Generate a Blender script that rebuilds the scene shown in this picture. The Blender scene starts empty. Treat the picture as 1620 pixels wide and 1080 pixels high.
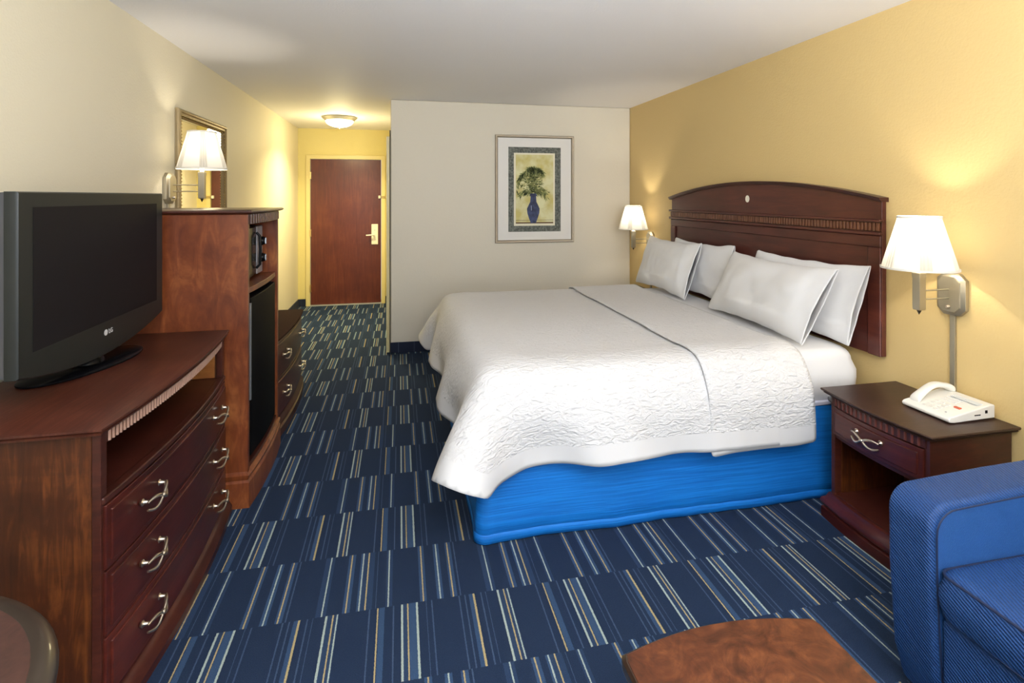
import bpy, bmesh, math, random
import numpy as np
from mathutils import Vector, Matrix, noise
PI = math.pi
sc = bpy.context.scene
COL = sc.collection
random.seed(7)

# ------------------------------------------------------------------ materials
def new_mat(name):
    m = bpy.data.materials.new(name); m.use_nodes = True
    nt = m.node_tree
    return m, nt, nt.nodes['Principled BSDF']
def N(nt, t, **k):
    n = nt.nodes.new(t)
    for a, v in k.items():
        if a.startswith('i_'):
            n.inputs[a[2:].replace('_', ' ')].default_value = v
        else: setattr(n, a, v)
    return n
def ramp(nt, stops, interp='LINEAR'):
    n = nt.nodes.new('ShaderNodeValToRGB'); cr = n.color_ramp; cr.interpolation = interp
    while len(cr.elements) > 1: cr.elements.remove(cr.elements[-1])
    cr.elements[0].position = stops[0][0]; cr.elements[0].color = (*stops[0][1][:3], stops[0][1][3] if len(stops[0][1]) > 3 else 1)
    for p, c in stops[1:]:
        e = cr.elements.new(p); e.color = (*c[:3], c[3] if len(c) > 3 else 1)
    return n
def bump(nt, b, src, strength, dist=.01):
    bn = N(nt, 'ShaderNodeBump'); bn.inputs['Strength'].default_value = strength
    bn.inputs['Distance'].default_value = dist
    nt.links.new(src, bn.inputs['Height']); nt.links.new(bn.outputs[0], b.inputs['Normal'])
    return bn
def plain(name, c, rough=.5, metal=0, coat=0, nscale=0, nstr=.1, emis=None, estr=0, spec=None):
    m, nt, b = new_mat(name)
    b.inputs['Base Color'].default_value = (*c, 1); b.inputs['Roughness'].default_value = rough
    b.inputs['Metallic'].default_value = metal; b.inputs['Coat Weight'].default_value = coat
    if spec is not None: b.inputs['Specular IOR Level'].default_value = spec
    tc = N(nt, 'ShaderNodeTexCoord')
    nz = N(nt, 'ShaderNodeTexNoise', i_Scale=nscale or 40, i_Detail=4)
    nt.links.new(tc.outputs['Object'], nz.inputs['Vector'])
    if nscale: bump(nt, b, nz.outputs['Fac'], nstr)
    if emis:
        b.inputs['Emission Color'].default_value = (*emis, 1); b.inputs['Emission Strength'].default_value = estr
    return m
def wood(name, c0, c1, c2, rough=.32, scale=(2, 14, 1.2), burl=.0, coat=.12):
    m, nt, b = new_mat(name); b.inputs['Specular IOR Level'].default_value = .38
    tc = N(nt, 'ShaderNodeTexCoord'); mp = N(nt, 'ShaderNodeMapping')
    mp.inputs['Scale'].default_value = scale
    nt.links.new(tc.outputs['Object'], mp.inputs['Vector'])
    n1 = N(nt, 'ShaderNodeTexNoise', i_Scale=3.0, i_Detail=8, i_Roughness=.62, i_Distortion=.6 + burl * 5)
    nt.links.new(mp.outputs[0], n1.inputs['Vector'])
    n2 = N(nt, 'ShaderNodeTexNoise', i_Scale=2.2 + 6 * burl, i_Detail=5, i_Roughness=.6, i_Distortion=burl * 4)
    nt.links.new(tc.outputs['Object'], n2.inputs['Vector'])
    mx = N(nt, 'ShaderNodeMath', operation='MULTIPLY_ADD')
    nt.links.new(n1.outputs['Fac'], mx.inputs[0]); mx.inputs[1].default_value = .5
    ml = N(nt, 'ShaderNodeMath', operation='MULTIPLY'); ml.inputs[1].default_value = .5
    nt.links.new(n2.outputs['Fac'], ml.inputs[0]); nt.links.new(ml.outputs[0], mx.inputs[2])
    r = ramp(nt, [(.3, c0), (.5, c1), (.7, c2)])
    nt.links.new(mx.outputs[0], r.inputs['Fac']); nt.links.new(r.outputs['Color'], b.inputs['Base Color'])
    b.inputs['Roughness'].default_value = rough; b.inputs['Coat Weight'].default_value = coat
    b.inputs['Coat Roughness'].default_value = .25
    bump(nt, b, n1.outputs['Fac'], .05)
    return m
W_DARK = wood('cherry_dark', (.020, .006, .004), (.045, .011, .007), (.085, .022, .012), scale=(3, 3, 16))
W_FRONT = wood('cherry_front', (.018, .004, .003), (.050, .009, .006), (.10, .018, .011), scale=(3, 1.2, 12), rough=.28)
W_TOP = wood('cherry_top', (.026, .007, .004), (.060, .016, .009), (.115, .036, .019), scale=(18, 1.5, 3), rough=.34, burl=.12)
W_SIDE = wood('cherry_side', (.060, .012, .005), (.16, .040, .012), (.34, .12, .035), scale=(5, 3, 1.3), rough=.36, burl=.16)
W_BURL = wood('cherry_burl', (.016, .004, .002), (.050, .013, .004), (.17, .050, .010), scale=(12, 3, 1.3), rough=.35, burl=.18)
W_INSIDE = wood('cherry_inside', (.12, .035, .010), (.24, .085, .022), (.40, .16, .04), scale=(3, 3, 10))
W_HEAD = wood('cherry_headboard', (.035, .008, .006), (.075, .017, .012), (.12, .03, .018), scale=(3, 1.1, 12), rough=.36)
W_RIDGE_LIT = plain('cherry_lit_ridge', (.34, .20, .145), .5)  # paler ridge colour stands in for light caught along the fluting
W_LTOP = plain('low_chest_top', (.035, .013, .009), .8, spec=.05)
W_DOOR = wood('door_veneer', (.060, .012, .006), (.10, .022, .010), (.16, .042, .017), scale=(9, 3, .8), rough=.35, burl=.06)
W_COFFEE = wood('coffee_burl', (.020, .006, .003), (.075, .021, .008), (.17, .055, .018), scale=(3.5, 3.5, 3), rough=.34, burl=.55)
W_RIM = plain('table_rim_dark', (.022, .012, .008), .28, coat=.4)
W_NTOP = wood('nightstand_top', (.020, .008, .005), (.034, .014, .009), (.05, .022, .014), scale=(3, 16, 3), rough=.42, coat=.1)
W_RTOP = wood('round_table_top', (.028, .012, .009), (.048, .019, .014), (.078, .032, .022), scale=(6, 6, 6), rough=.5, burl=.3)
BRASS = plain('brushed_nickel_warm', (.62, .54, .44), .28, 1)
LAMPMET = plain('antique_pewter', (.40, .36, .27), .42, .85)
CHROME = plain('chrome', (.75, .75, .76), .15, 1)
GOLDMET = plain('brass_yellow', (.72, .56, .25), .3, 1)
BLACKG = plain('black_gloss', (.004, .004, .005), .22, spec=.12)
FRIDGEM = plain('black_appliance', (.004, .004, .0045), .5, spec=.04)
BLACKM = plain('black_satin', (.008, .008, .009), .5, spec=.06)
TVBEZ = plain('tv_bezel', (.009, .011, .010), .4, spec=.35)
TVSIDE = plain('tv_side_grey', (.045, .047, .056), .42)
TVSCR = plain('tv_screen', (.0095, .0085, .0095), .6, spec=.12)
WHITEPL = plain('white_plastic', (.80, .78, .72), .35)
GREYPL = plain('grey_print', (.45, .46, .46), .5)
REDPL = plain('red_button', (.55, .12, .06), .4)
IVORY = plain('ivory_enamel', (.78, .74, .62), .35)
LOGO = plain('logo_silver', (.62, .62, .62), .35)
MIRROR = plain('mirror_glass', (.9, .9, .88), .02, 1)
BRONZE = plain('bronze_frame', (.30, .235, .135), .38, .7, nscale=60, nstr=.2)
FRAMEM = plain('picture_frame_champagne', (.36, .31, .24), .38, .6, nscale=80, nstr=.1)
MAT_W = plain('picture_mat_white', (.78, .77, .74), .8)
MAT_C = plain('picture_mat_cream', (.80, .76, .60), .8)
SHEET = plain('white_sheet', (.72, .72, .73), .85, nscale=9, nstr=.25)
SHEET2 = plain('lavender_lining', (.60, .62, .78), .85)
PILLOWM = plain('pillow_cotton', (.74, .74, .745), .85, nscale=7, nstr=.3)
GREYFAB = plain('grey_fabric', (.16, .16, .17), .8)
GLASSW = plain('frosted_glass_lit', (.9, .88, .8), .4, emis=(1, .93, .74), estr=5)
BULB = plain('bulb_lit', (1, .95, .85), .4, emis=(1, .86, .62), estr=8)

def mottled(name, a, b_, scale=30):
    m, nt, b = new_mat(name)
    tc = N(nt, 'ShaderNodeTexCoord'); nz = N(nt, 'ShaderNodeTexNoise', i_Scale=scale, i_Detail=6)
    nt.links.new(tc.outputs['Object'], nz.inputs['Vector'])
    r = ramp(nt, [(.35, a), (.65, b_)]); nt.links.new(nz.outputs['Fac'], r.inputs['Fac'])
    nt.links.new(r.outputs['Color'], b.inputs['Base Color']); b.inputs['Roughness'].default_value = .7
    return m
MAT_D = mottled('picture_border_green', (.055, .064, .056), (.19, .205, .18), 60)
PAINT_Y = mottled('painting_yellow', (.56, .49, .17), (.70, .69, .42), 9)
VASE = mottled('painting_vase_blue', (.016, .022, .06), (.06, .08, .18), 18)
LEAF = [plain('leaf_%d' % i, c, .8) for i, c in enumerate([(.20, .23, .075), (.29, .31, .11), (.36, .37, .15), (.06, .08, .03)])]
TABLEB = plain('painting_brown', (.16, .10, .05), .8)

def wallpaint(name, c):
    m, nt, b = new_mat(name)
    b.inputs['Base Color'].default_value = (*c, 1); b.inputs['Roughness'].default_value = .62
    tc = N(nt, 'ShaderNodeTexCoord')
    nz = N(nt, 'ShaderNodeTexNoise', i_Scale=90, i_Detail=3)
    nt.links.new(tc.outputs['Object'], nz.inputs['Vector'])
    bump(nt, b, nz.outputs['Fac'], .22, .006)
    return m
P_CREAM = wallpaint('paint_cream', (.68, .625, .475))
P_GREIGE = wallpaint('paint_greige', (.68, .635, .53))
P_GOLD = wallpaint('paint_gold', (.64, .47, .205))
P_YELL = wallpaint('paint_yellow', (.66, .56, .22))
P_CEIL = wallpaint('paint_ceiling', (.82, .82, .84))
P_TRIM = plain('paint_trim_yellow', (.66, .56, .24), .4)

def carpet():
    m, nt, b = new_mat('striped_carpet')
    L = nt.links.new
    geo = N(nt, 'ShaderNodeNewGeometry'); sep = N(nt, 'ShaderNodeSeparateXYZ'); L(geo.outputs['Position'], sep.inputs[0])
    wn = N(nt, 'ShaderNodeTexNoise', i_Scale=160, i_Detail=2); L(geo.outputs['Position'], wn.inputs['Vector'])
    def M(op, a, bb=None, c=None):
        n = N(nt, 'ShaderNodeMath', operation=op)
        for i, v in enumerate((a, bb, c)):
            if v is None: continue
            if isinstance(v, (int, float)): n.inputs[i].default_value = v
            else: L(v, n.inputs[i])
        return n.outputs[0]
    jit = M('MULTIPLY', M('SUBTRACT', wn.outputs['Fac'], .5), .004)
    X = M('ADD', sep.outputs['X'], jit); Y = M('ADD', sep.outputs['Y'], jit)
    base = (.0125, .0245, .055); band = (.029, .060, .124); band2 = (.020, .040, .086); thin = (.040, .066, .12)
    cw = (.30, .36, .33); cy = (.34, .275, .14)
    T = .62
    def rows(off, bands, brights):
        u = M('FRACT', M('DIVIDE', M('SUBTRACT', X, off), T))
        st = [(0.0, base)]
        for a, bb, c in sorted(bands):
            st += [(a / T, c), (bb / T, base)]
        r1 = ramp(nt, st, 'CONSTANT'); L(u, r1.inputs['Fac'])
        s2 = [(0, (0, 0, 0, 0))]
        for p, c in sorted(brights):
            s2 += [(max(0, p - .0027) / T, (*c, 1)), ((p + .0027) / T, (*c, 0))]
        r2 = ramp(nt, s2, 'CONSTANT'); L(u, r2.inputs['Fac'])
        mx = N(nt, 'ShaderNodeMix', data_type='RGBA')
        L(r2.outputs['Alpha'], mx.inputs['Factor']); L(r1.outputs['Color'], mx.inputs['A']); L(r2.outputs['Color'], mx.inputs['B'])
        return mx.outputs['Result']
    A = rows(-.673, [(0, .026, band2), (.128, .152, band), (.190, .214, band), (.240, .266, band), (.276, .280, thin), (.376, .412, band2),
                     (.468, .495, band), (.516, .532, band), (.532, .572, band2), (.584, .588, thin)],
             [(.010, cw), (.140, cy), (.202, cw), (.250, cy), (.399, cw), (.481, cy), (.527, cw), (.549, cy)])
    Bm = rows(-.709, [(.016, .034, band), (.064, .068, thin), (.094, .122, band2), (.122, .150, band), (.182, .186, thin), (.202, .206, thin),
                      (.304, .309, thin), (.325, .330, thin), (.342, .361, band), (.386, .390, thin), (.405, .409, thin), (.450, .496, band2), (.600, .604, thin)],
              [(.010, cy), (.097, cw), (.117, cy), (.150, cw), (.361, cy), (.453, cw), (.475, cy), (.491, cw)])
    row = M('FLOOR', M('DIVIDE', M('SUBTRACT', Y, 2.002), .3185))
    par = M('ABSOLUTE', M('MODULO', row, 2))
    mx = N(nt, 'ShaderNodeMix', data_type='RGBA'); L(par, mx.inputs['Factor']); L(A, mx.inputs['A']); L(Bm, mx.inputs['B'])
    pile = N(nt, 'ShaderNodeTexNoise', i_Scale=420, i_Detail=2); L(geo.outputs['Position'], pile.inputs['Vector'])
    pr = ramp(nt, [(.25, (.62, .62, .62)), (.75, (1.35, 1.35, 1.35))]); L(pile.outputs['Fac'], pr.inputs['Fac'])
    mm = N(nt, 'ShaderNodeMix', data_type='RGBA', blend_type='MULTIPLY'); mm.inputs['Factor'].default_value = 1
    L(mx.outputs['Result'], mm.inputs['A']); L(pr.outputs['Color'], mm.inputs['B'])
    L(mm.outputs['Result'], b.inputs['Base Color']); b.inputs['Roughness'].default_value = .95
    b.inputs['Specular IOR Level'].default_value = .15
    bump(nt, b, pile.outputs['Fac'], .5, .004)
    return m
CARPET = carpet()

def basecarpet():
    m, nt, b = new_mat('carpet_base_strip'); L = nt.links.new
    geo = N(nt, 'ShaderNodeNewGeometry'); sep = N(nt, 'ShaderNodeSeparateXYZ'); L(geo.outputs['Position'], sep.inputs[0])
    cmb = N(nt, 'ShaderNodeCombineXYZ'); L(sep.outputs['X'], cmb.inputs['X']); L(sep.outputs['Y'], cmb.inputs['Y'])
    nz = N(nt, 'ShaderNodeTexNoise', i_Scale=34, i_Detail=1); L(cmb.outputs[0], nz.inputs['Vector'])
    r = ramp(nt, [(0, (.008, .014, .035)), (.60, (.008, .014, .035)), (.62, (.06, .08, .13)), (.66, (.008, .014, .035))], 'CONSTANT')
    L(nz.outputs['Fac'], r.inputs['Fac']); L(r.outputs['Color'], b.inputs['Base Color']); b.inputs['Roughness'].default_value = .95
    return m
BASEC = basecarpet()

def skirtmat():
    m, nt, b = new_mat('blue_bed_skirt'); L = nt.links.new
    tc = N(nt, 'ShaderNodeTexCoord'); mp = N(nt, 'ShaderNodeMapping'); mp.inputs['Scale'].default_value = (1.2, 1.2, 45)
    L(tc.outputs['Object'], mp.inputs['Vector'])
    nz = N(nt, 'ShaderNodeTexNoise', i_Scale=3, i_Detail=5); L(mp.outputs[0], nz.inputs['Vector'])
    r = ramp(nt, [(.3, (.003, .115, .44)), (.7, (.006, .185, .62))]); L(nz.outputs['Fac'], r.inputs['Fac'])
    L(r.outputs['Color'], b.inputs['Base Color']); b.inputs['Roughness'].default_value = .6
    b.inputs['Specular IOR Level'].default_value = .3
    bump(nt, b, nz.outputs['Fac'], .5, .004)
    return m
SKIRT = skirtmat()

def bluefab(name, c0, c1, ang, contrast):
    m, nt, b = new_mat(name); L = nt.links.new
    tc = N(nt, 'ShaderNodeTexCoord'); mp = N(nt, 'ShaderNodeMapping'); mp.inputs['Rotation'].default_value = ang
    L(tc.outputs['Object'], mp.inputs['Vector'])
    wv = N(nt, 'ShaderNodeTexWave', i_Scale=contrast, i_Distortion=.6, i_Detail=1); L(mp.outputs[0], wv.inputs['Vector'])
    vo = N(nt, 'ShaderNodeTexVoronoi', i_Scale=260); L(tc.outputs['Object'], vo.inputs['Vector'])
    ad = N(nt, 'ShaderNodeMath', operation='MULTIPLY_ADD'); L(vo.outputs['Distance'], ad.inputs[0]); ad.inputs[1].default_value = .5; L(wv.outputs['Fac'], ad.inputs[2])
    r = ramp(nt, [(.1, c0), (1.0, c1)]); L(ad.outputs[0], r.inputs['Fac'])
    L(r.outputs['Color'], b.inputs['Base Color']); b.inputs['Roughness'].default_value = .55
    b.inputs['Specular IOR Level'].default_value = .3
    bump(nt, b, ad.outputs[0], .5, .003)
    return m
BLUE_A = bluefab('blue_weave_band', (.004, .015, .060), (.016, .060, .195), (.6, .5, .7), 45)
BLUE_B = bluefab('blue_weave_panel', (.011, .050, .175), (.024, .094, .275), (.2, .9, .3), 90)
STITCH = plain('navy_piping', (.006, .014, .05), .6)

def matelasse(hem_sides):
    m, nt, b = new_mat('white_matelasse'); L = nt.links.new
    b.inputs['Base Color'].default_value = (.66, .66, .67, 1); b.inputs['Roughness'].default_value = .8
    uv = N(nt, 'ShaderNodeUVMap'); uv.uv_map = 'UVMap'
    at = N(nt, 'ShaderNodeAttribute'); at.attribute_name = 'edge'
    n1 = N(nt, 'ShaderNodeTexNoise', i_Scale=26, i_Detail=3, i_Distortion=1.6)
    mp = N(nt, 'ShaderNodeMapping'); mp.inputs['Scale'].default_value = (.8, 1.7, 1)
    L(uv.outputs[0], mp.inputs['Vector']); L(mp.outputs[0], n1.inputs['Vector'])
    g = N(nt, 'ShaderNodeMath', operation='GREATER_THAN'); L(at.outputs['Fac'], g.inputs[0]); g.inputs[1].default_value = .085
    mu = N(nt, 'ShaderNodeMath', operation='MULTIPLY'); L(n1.outputs['Fac'], mu.inputs[0]); L(g.outputs[0], mu.inputs[1])
    ad = N(nt, 'ShaderNodeMath', operation='ADD'); L(mu.outputs[0], ad.inputs[0])
    g2 = N(nt, 'ShaderNodeMath', operation='MULTIPLY'); L(g.outputs[0], g2.inputs[0]); g2.inputs[1].default_value = .5
    L(g2.outputs[0], ad.inputs[1])
    bump(nt, b, ad.outputs[0], 1.0, .0115)
    return m
MATEL = matelasse(0)

def shademat():
    m = bpy.data.materials.new('lamp_shade_fabric'); m.use_nodes = True; nt = m.node_tree; nt.nodes.clear()
    L = nt.links.new
    out = N(nt, 'ShaderNodeOutputMaterial')
    tr = N(nt, 'ShaderNodeBsdfTranslucent'); tr.inputs['Color'].default_value = (.86, .82, .74, 1)
    df = N(nt, 'ShaderNodeBsdfDiffuse'); df.inputs['Color'].default_value = (.85, .83, .78, 1)
    mx = N(nt, 'ShaderNodeMixShader'); mx.inputs[0].default_value = .5
    L(tr.outputs[0], mx.inputs[1]); L(df.outputs[0], mx.inputs[2])
    tc = N(nt, 'ShaderNodeTexCoord'); sp = N(nt, 'ShaderNodeSeparateXYZ'); L(tc.outputs['Object'], sp.inputs[0])
    def M(op, a, b=None):
        n = N(nt, 'ShaderNodeMath', operation=op)
        for i, v in enumerate((a, b)):
            if v is None: continue
            if isinstance(v, (int, float)): n.inputs[i].default_value = v
            else: L(v, n.inputs[i])
        return n.outputs[0]
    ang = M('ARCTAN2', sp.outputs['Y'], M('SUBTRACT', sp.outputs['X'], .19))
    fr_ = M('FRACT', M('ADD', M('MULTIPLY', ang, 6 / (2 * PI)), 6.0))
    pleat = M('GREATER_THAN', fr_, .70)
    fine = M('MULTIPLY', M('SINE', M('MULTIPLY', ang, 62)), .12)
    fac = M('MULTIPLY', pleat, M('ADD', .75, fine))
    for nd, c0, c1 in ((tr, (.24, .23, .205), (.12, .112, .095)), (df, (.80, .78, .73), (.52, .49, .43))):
        mc = N(nt, 'ShaderNodeMix', data_type='RGBA'); L(fac, mc.inputs['Factor'])
        mc.inputs['A'].default_value = (*c0, 1); mc.inputs['B'].default_value = (*c1, 1)
        L(mc.outputs['Result'], nd.inputs['Color'])
    em = N(nt, 'ShaderNodeEmission'); em.inputs['Color'].default_value = (1, .90, .74, 1); em.inputs['Strength'].default_value = .12
    ad = N(nt, 'ShaderNodeAddShader'); L(mx.outputs[0], ad.inputs[0]); L(em.outputs[0], ad.inputs[1]); L(ad.outputs[0], out.inputs[0])
    return m
SHADE = shademat()
SHTRIM = plain('shade_trim', (.72, .69, .62), .7)

# ------------------------------------------------------------------ mesh helpers
class G:
    def __init__(s): s.bm = bmesh.new()
    def v(s, p): return s.bm.verts.new(p)
    def face(s, vs):
        try: return s.bm.faces.new(vs)
        except ValueError: return None
    def box(s, x0, y0, z0, x1, y1, z1):
        x0, x1 = sorted((x0, x1)); y0, y1 = sorted((y0, y1)); z0, z1 = sorted((z0, z1))
        V = [s.v((x, y, z)) for z in (z0, z1) for x, y in ((x0, y0), (x1, y0), (x1, y1), (x0, y1))]
        for f in ((3, 2, 1, 0), (4, 5, 6, 7), (0, 1, 5, 4), (1, 2, 6, 5), (2, 3, 7, 6), (3, 0, 4, 7)): s.face([V[i] for i in f])
        return s
    def loft(s, rings, closed=True, caps=True):
        R = [[s.v(p) for p in r] for r in rings]; n = len(R[0])
        for a, b in zip(R, R[1:]):
            for i in range(n if closed else n - 1):
                j = (i + 1) % n; s.face([a[i], a[j], b[j], b[i]])
        if caps and closed: s.face(R[0][::-1]); s.face(R[-1])
        return s
    def lathe(s, prof, c=(0, 0, 0), seg=32, caps=True, axis='Z'):
        def pt(r, h, a):
            u, w = r * math.cos(a), r * math.sin(a)
            return {'Z': (c[0] + u, c[1] + w, c[2] + h), 'X': (c[0] + h, c[1] + u, c[2] + w), 'Y': (c[0] + w, c[1] + h, c[2] + u)}[axis]
        return s.loft([[pt(max(r, 1e-4), h, 2 * PI * i / seg) for i in range(seg)] for r, h in prof], True, caps)
    def prism(s, pts, axis, a, b):
        def pt(p, h): return {'Z': (p[0], p[1], h), 'X': (h, p[0], p[1]), 'Y': (p[0], h, p[1])}[axis]
        return s.loft([[pt(p, a) for p in pts], [pt(p, b) for p in pts]])
    def tube(s, path, r, seg=10):
        P = [Vector(p) for p in path]; rings = []; up = None
        for i, p in enumerate(P):
            t = (P[min(i + 1, len(P) - 1)] - P[max(i - 1, 0)]).normalized()
            if up is None:
                up = t.orthogonal().normalized()
            up = (up - t * up.dot(t)).normalized(); w = t.cross(up)
            rr = r[i] if isinstance(r, (list, tuple)) else r
            rings.append([p + (up * math.cos(2 * PI * k / seg) + w * math.sin(2 * PI * k / seg)) * rr for k in range(seg)])
        return s.loft(rings)
    def grid(s, f, nu, nv):
        V = [[s.v(f(i / nu, j / nv)) for j in range(nv + 1)] for i in range(nu + 1)]
        for i in range(nu):
            for j in range(nv): s.face([V[i][j], V[i + 1][j], V[i + 1][j + 1], V[i][j + 1]])
        return s
    def obj(s, name, mat, parent=None, bevel=0, smooth=None, seg=2, sub=0):
        me = bpy.data.meshes.new(name)
        bmesh.ops.recalc_face_normals(s.bm, faces=s.bm.faces); s.bm.to_mesh(me); s.bm.free()
        me.materials.append(mat)
        o = bpy.data.objects.new(name, me); COL.objects.link(o)
        if parent: o.parent = parent
        if bevel:
            m = o.modifiers.new('bevel', 'BEVEL'); m.width = bevel; m.segments = seg; m.limit_method = 'ANGLE'; m.angle_limit = .6
            m.harden_normals = True
            if smooth is None: smooth = 40
        if sub:
            m = o.modifiers.new('sub', 'SUBSURF'); m.levels = sub; m.render_levels = sub
        if smooth:
            me.polygons.foreach_set('use_smooth', [True] * len(me.polygons))
            if smooth < 180:
                me.set_sharp_from_angle(angle=math.radians(smooth))
        return o
def tag(o, label, cat, group=None):
    o['label'] = label; o['category'] = cat
    if group: o['group'] = group
    return o
def thing(name, label, cat, loc=(0, 0, 0), rz=0, group=None):
    o = bpy.data.objects.new(name, None); COL.objects.link(o); o.empty_display_size = .1
    o.location = loc; o.rotation_euler = (0, 0, rz)
    return tag(o, label, cat, group)
def struct(o): o['kind'] = 'structure'; return o
def copy_tree(o, parent=None):
    c = o.copy(); COL.objects.link(c)
    if parent: c.parent = parent
    for ch in list(o.children): copy_tree(ch, c)
    return c
def rrect(x0, y0, x1, y1, r, n=5):
    out = []
    for cx, cy, a0 in ((x1 - r, y1 - r, 0), (x0 + r, y1 - r, PI / 2), (x0 + r, y0 + r, PI), (x1 - r, y0 + r, 1.5 * PI)):
        for k in range(n + 1):
            a = a0 + PI / 2 * k / n; out.append((cx + r * math.cos(a), cy + r * math.sin(a)))
    return out

# ------------------------------------------------------------------ room shell
XL, XR, YP, YE, YB, H = -1.355, 2.385, 5.25, 7.72, -1.5, 2.435
struct(G().box(XL - .1, YB - .1, -.1, XR + .1, YE + .3, 0).obj('floor', CARPET))
struct(G().box(XL - .1, YB - .1, H, XR + .1, YE + .3, H + .1).obj('ceiling', P_CEIL))
struct(G().box(XL - .1, YB - .1, 0, XL, YE + .1, H).obj('wall_left', P_CREAM))
struct(G().box(XR, YB - .1, 0, XR + .1, YP + .1, H).obj('wall_right', P_GOLD))
wp = G().box(-.083, YP, 0, XR, YE + .1, H).obj('wall_center', P_GREIGE, bevel=.012); struct(wp)
g = G(); DX0, DX1, DZ = -1.201, -.247, 2.022
g.box(XL, YE, 0, DX0, YE + .1, H).box(DX1, YE, 0, -.083, YE + .1, H).box(DX0, YE, DZ, DX1, YE + .1, H)
struct(g.obj('wall_end', P_YELL))
# wall behind the camera with its window
g = G(); WX0, WX1, WZ0, WZ1 = -.95, 2.0, .55, 2.3
g.box(XL, YB - .1, 0, WX0, YB, H).box(WX1, YB - .1, 0, XR, YB, H).box(WX0, YB - .1, 0, WX1, YB, WZ0).box(WX0, YB - .1, WZ1, WX1, YB, H)
struct(g.obj('wall_rear', P_CREAM))
g = G(); yy = YB - .06
for x in (WX0, (WX0 + WX1) / 2 - .025, WX1 - .05): g.box(x, yy, WZ0, x + .05, yy + .05, WZ1)
g.box(WX0, yy, WZ0, WX1, yy + .05, WZ0 + .05).box(WX0, yy, WZ1 - .05, WX1, yy + .05, WZ1)
struct(g.obj('window_1', plain('window_white', (.8, .8, .8), .4)))
def baseb(name, *b): struct(G().box(*b).obj(name, BASEC, bevel=.004))
baseb('baseboard_center', -.085, YP - .012, 0, XR, YP, .10)
baseb('baseboard_left', XL, YB, 0, XL + .012, YE, .10)
baseb('baseboard_right', XR - .012, YB, 0, XR, YP - .012, .10)
g = G().box(XL + .012, YE - .012, 0, DX0 - .055, YE, .10).box(DX1 + .055, YE - .012, 0, -.083, YE, .10)
struct(g.obj('baseboard_end', BASEC))
baseb('baseboard_hall', -.095, 6.2, 0, -.083, YE - .012, .10)
# casing of the entrance door
g = G(); c = .052
g.box(DX0 - c, YE - .018, 0, DX0 + .004, YE + .02, DZ + c).box(DX1 - .004, YE - .018, 0, DX1 + c, YE + .02, DZ + c).box(DX0, YE - .018, DZ - .004, DX1, YE + .02, DZ + c)
struct(g.obj('trim_1', P_TRIM, bevel=.004))
struct(G().box(DX0, YE - .03, 0, DX1, YE + .06, .012).obj('trim_2', plain('threshold_metal', (.6, .6, .58), .35, .6)))
# entrance door
d = G().box(DX0 + .008, YE + .012, .012, DX1 - .008, YE + .055, DZ - .006).obj('door_1', W_DOOR, bevel=.002); struct(d)
for z in (.24, 1.0, 1.79):
    G().box(DX0 - .002, YE - .024, z - .05, DX0 + .018, YE + .011, z + .05).obj('hinge', GOLDMET, d, bevel=.003)
hp = G().box(-.385, YE - .004, .83, -.295, YE + .012, 1.115).obj('lock_plate', IVORY, d, bevel=.006)
g = G().tube([(-.352, YE - .004, .965), (-.352, YE - .055, .965), (-.375, YE - .06, .965), (-.455, YE - .06, .962)], [.012, .012, .011, .009])
g.obj('lever_handle', IVORY, hp, smooth=60)
G().lathe([(.009, -.006), (.009, 0)], (-.34, YE - .004, 1.03), 14, axis='Y').obj('key_slot', GREYPL, hp)
lt = G().box(-.29, YE - .02, 1.475, -.262, YE + .012, 1.515).obj('security_latch', IVORY, d, bevel=.004)
G().tube([(-.262, YE - .03, 1.505), (-.18, YE - .03, 1.505)], .004).tube([(-.262, YE - .03, 1.487), (-.18, YE - .03, 1.487)], .004).box(-.185, YE - .036, 1.478, -.165, YE - .018, 1.514).obj('latch_bar', GOLDMET, d)
# bathroom door leaf standing open along the hallway side
d2 = G().box(-.1225, 5.215, .015, -.094, 5.96, 2.075).obj('door_2', plain('paint_door_yellow', (.62, .54, .28), .4), bevel=.003); struct(d2)
G().box(-.1255, 5.222, .99, -.1224, 5.25, 1.07).obj('latch_plate', GOLDMET, d2)
struct(G().box(-.0935, 5.262, 0, -.083, 5.30, 2.10).box(-.0935, 5.262, 2.08, -.083, 6.10, 2.14).obj('jamb_shade_strip', plain('jamb_gap_shade', (.10, .085, .05), .6)))  # jamb coloured dark to paint in the shaded gap behind the door leaf

# ------------------------------------------------------------------ bow-front furniture (local: back at x=0, front +x, centred on y)
def fcurve(w, dend, bow, off=0, n=20, side=None):
    s_ = off if side is None else side
    pts = []
    for i in range(n + 1):
        t = -1 + 2 * i / n
        pts.append((dend + off + bow * (1 - t * t), t * (w / 2 + s_)))
    return pts
def bowloft(g, w, dend, bow, prof, n=20, smax=9):
    rings = []
    for z, off in prof:
        so = min(off, smax)
        f = fcurve(w, dend, bow, off, n, so)
        rings.append([(0, -(w / 2 + so), z)] + [(x, y, z) for x, y in f] + [(0, w / 2 + so, z)])
    return g.loft(rings)
def bowpanel(g, ya, yb, z0, z1, w, dend, bow, t, off=0, n=14):
    ring = []
    def fx(y): return dend + off + bow * (1 - (2 * y / w) ** 2)
    F = [(fx(ya + (yb - ya) * i / n), ya + (yb - ya) * i / n) for i in range(n + 1)]
    pts = F + [(x - t, y) for x, y in reversed(F)]
    return g.prism(pts, 'Z', z0, z1)
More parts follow.
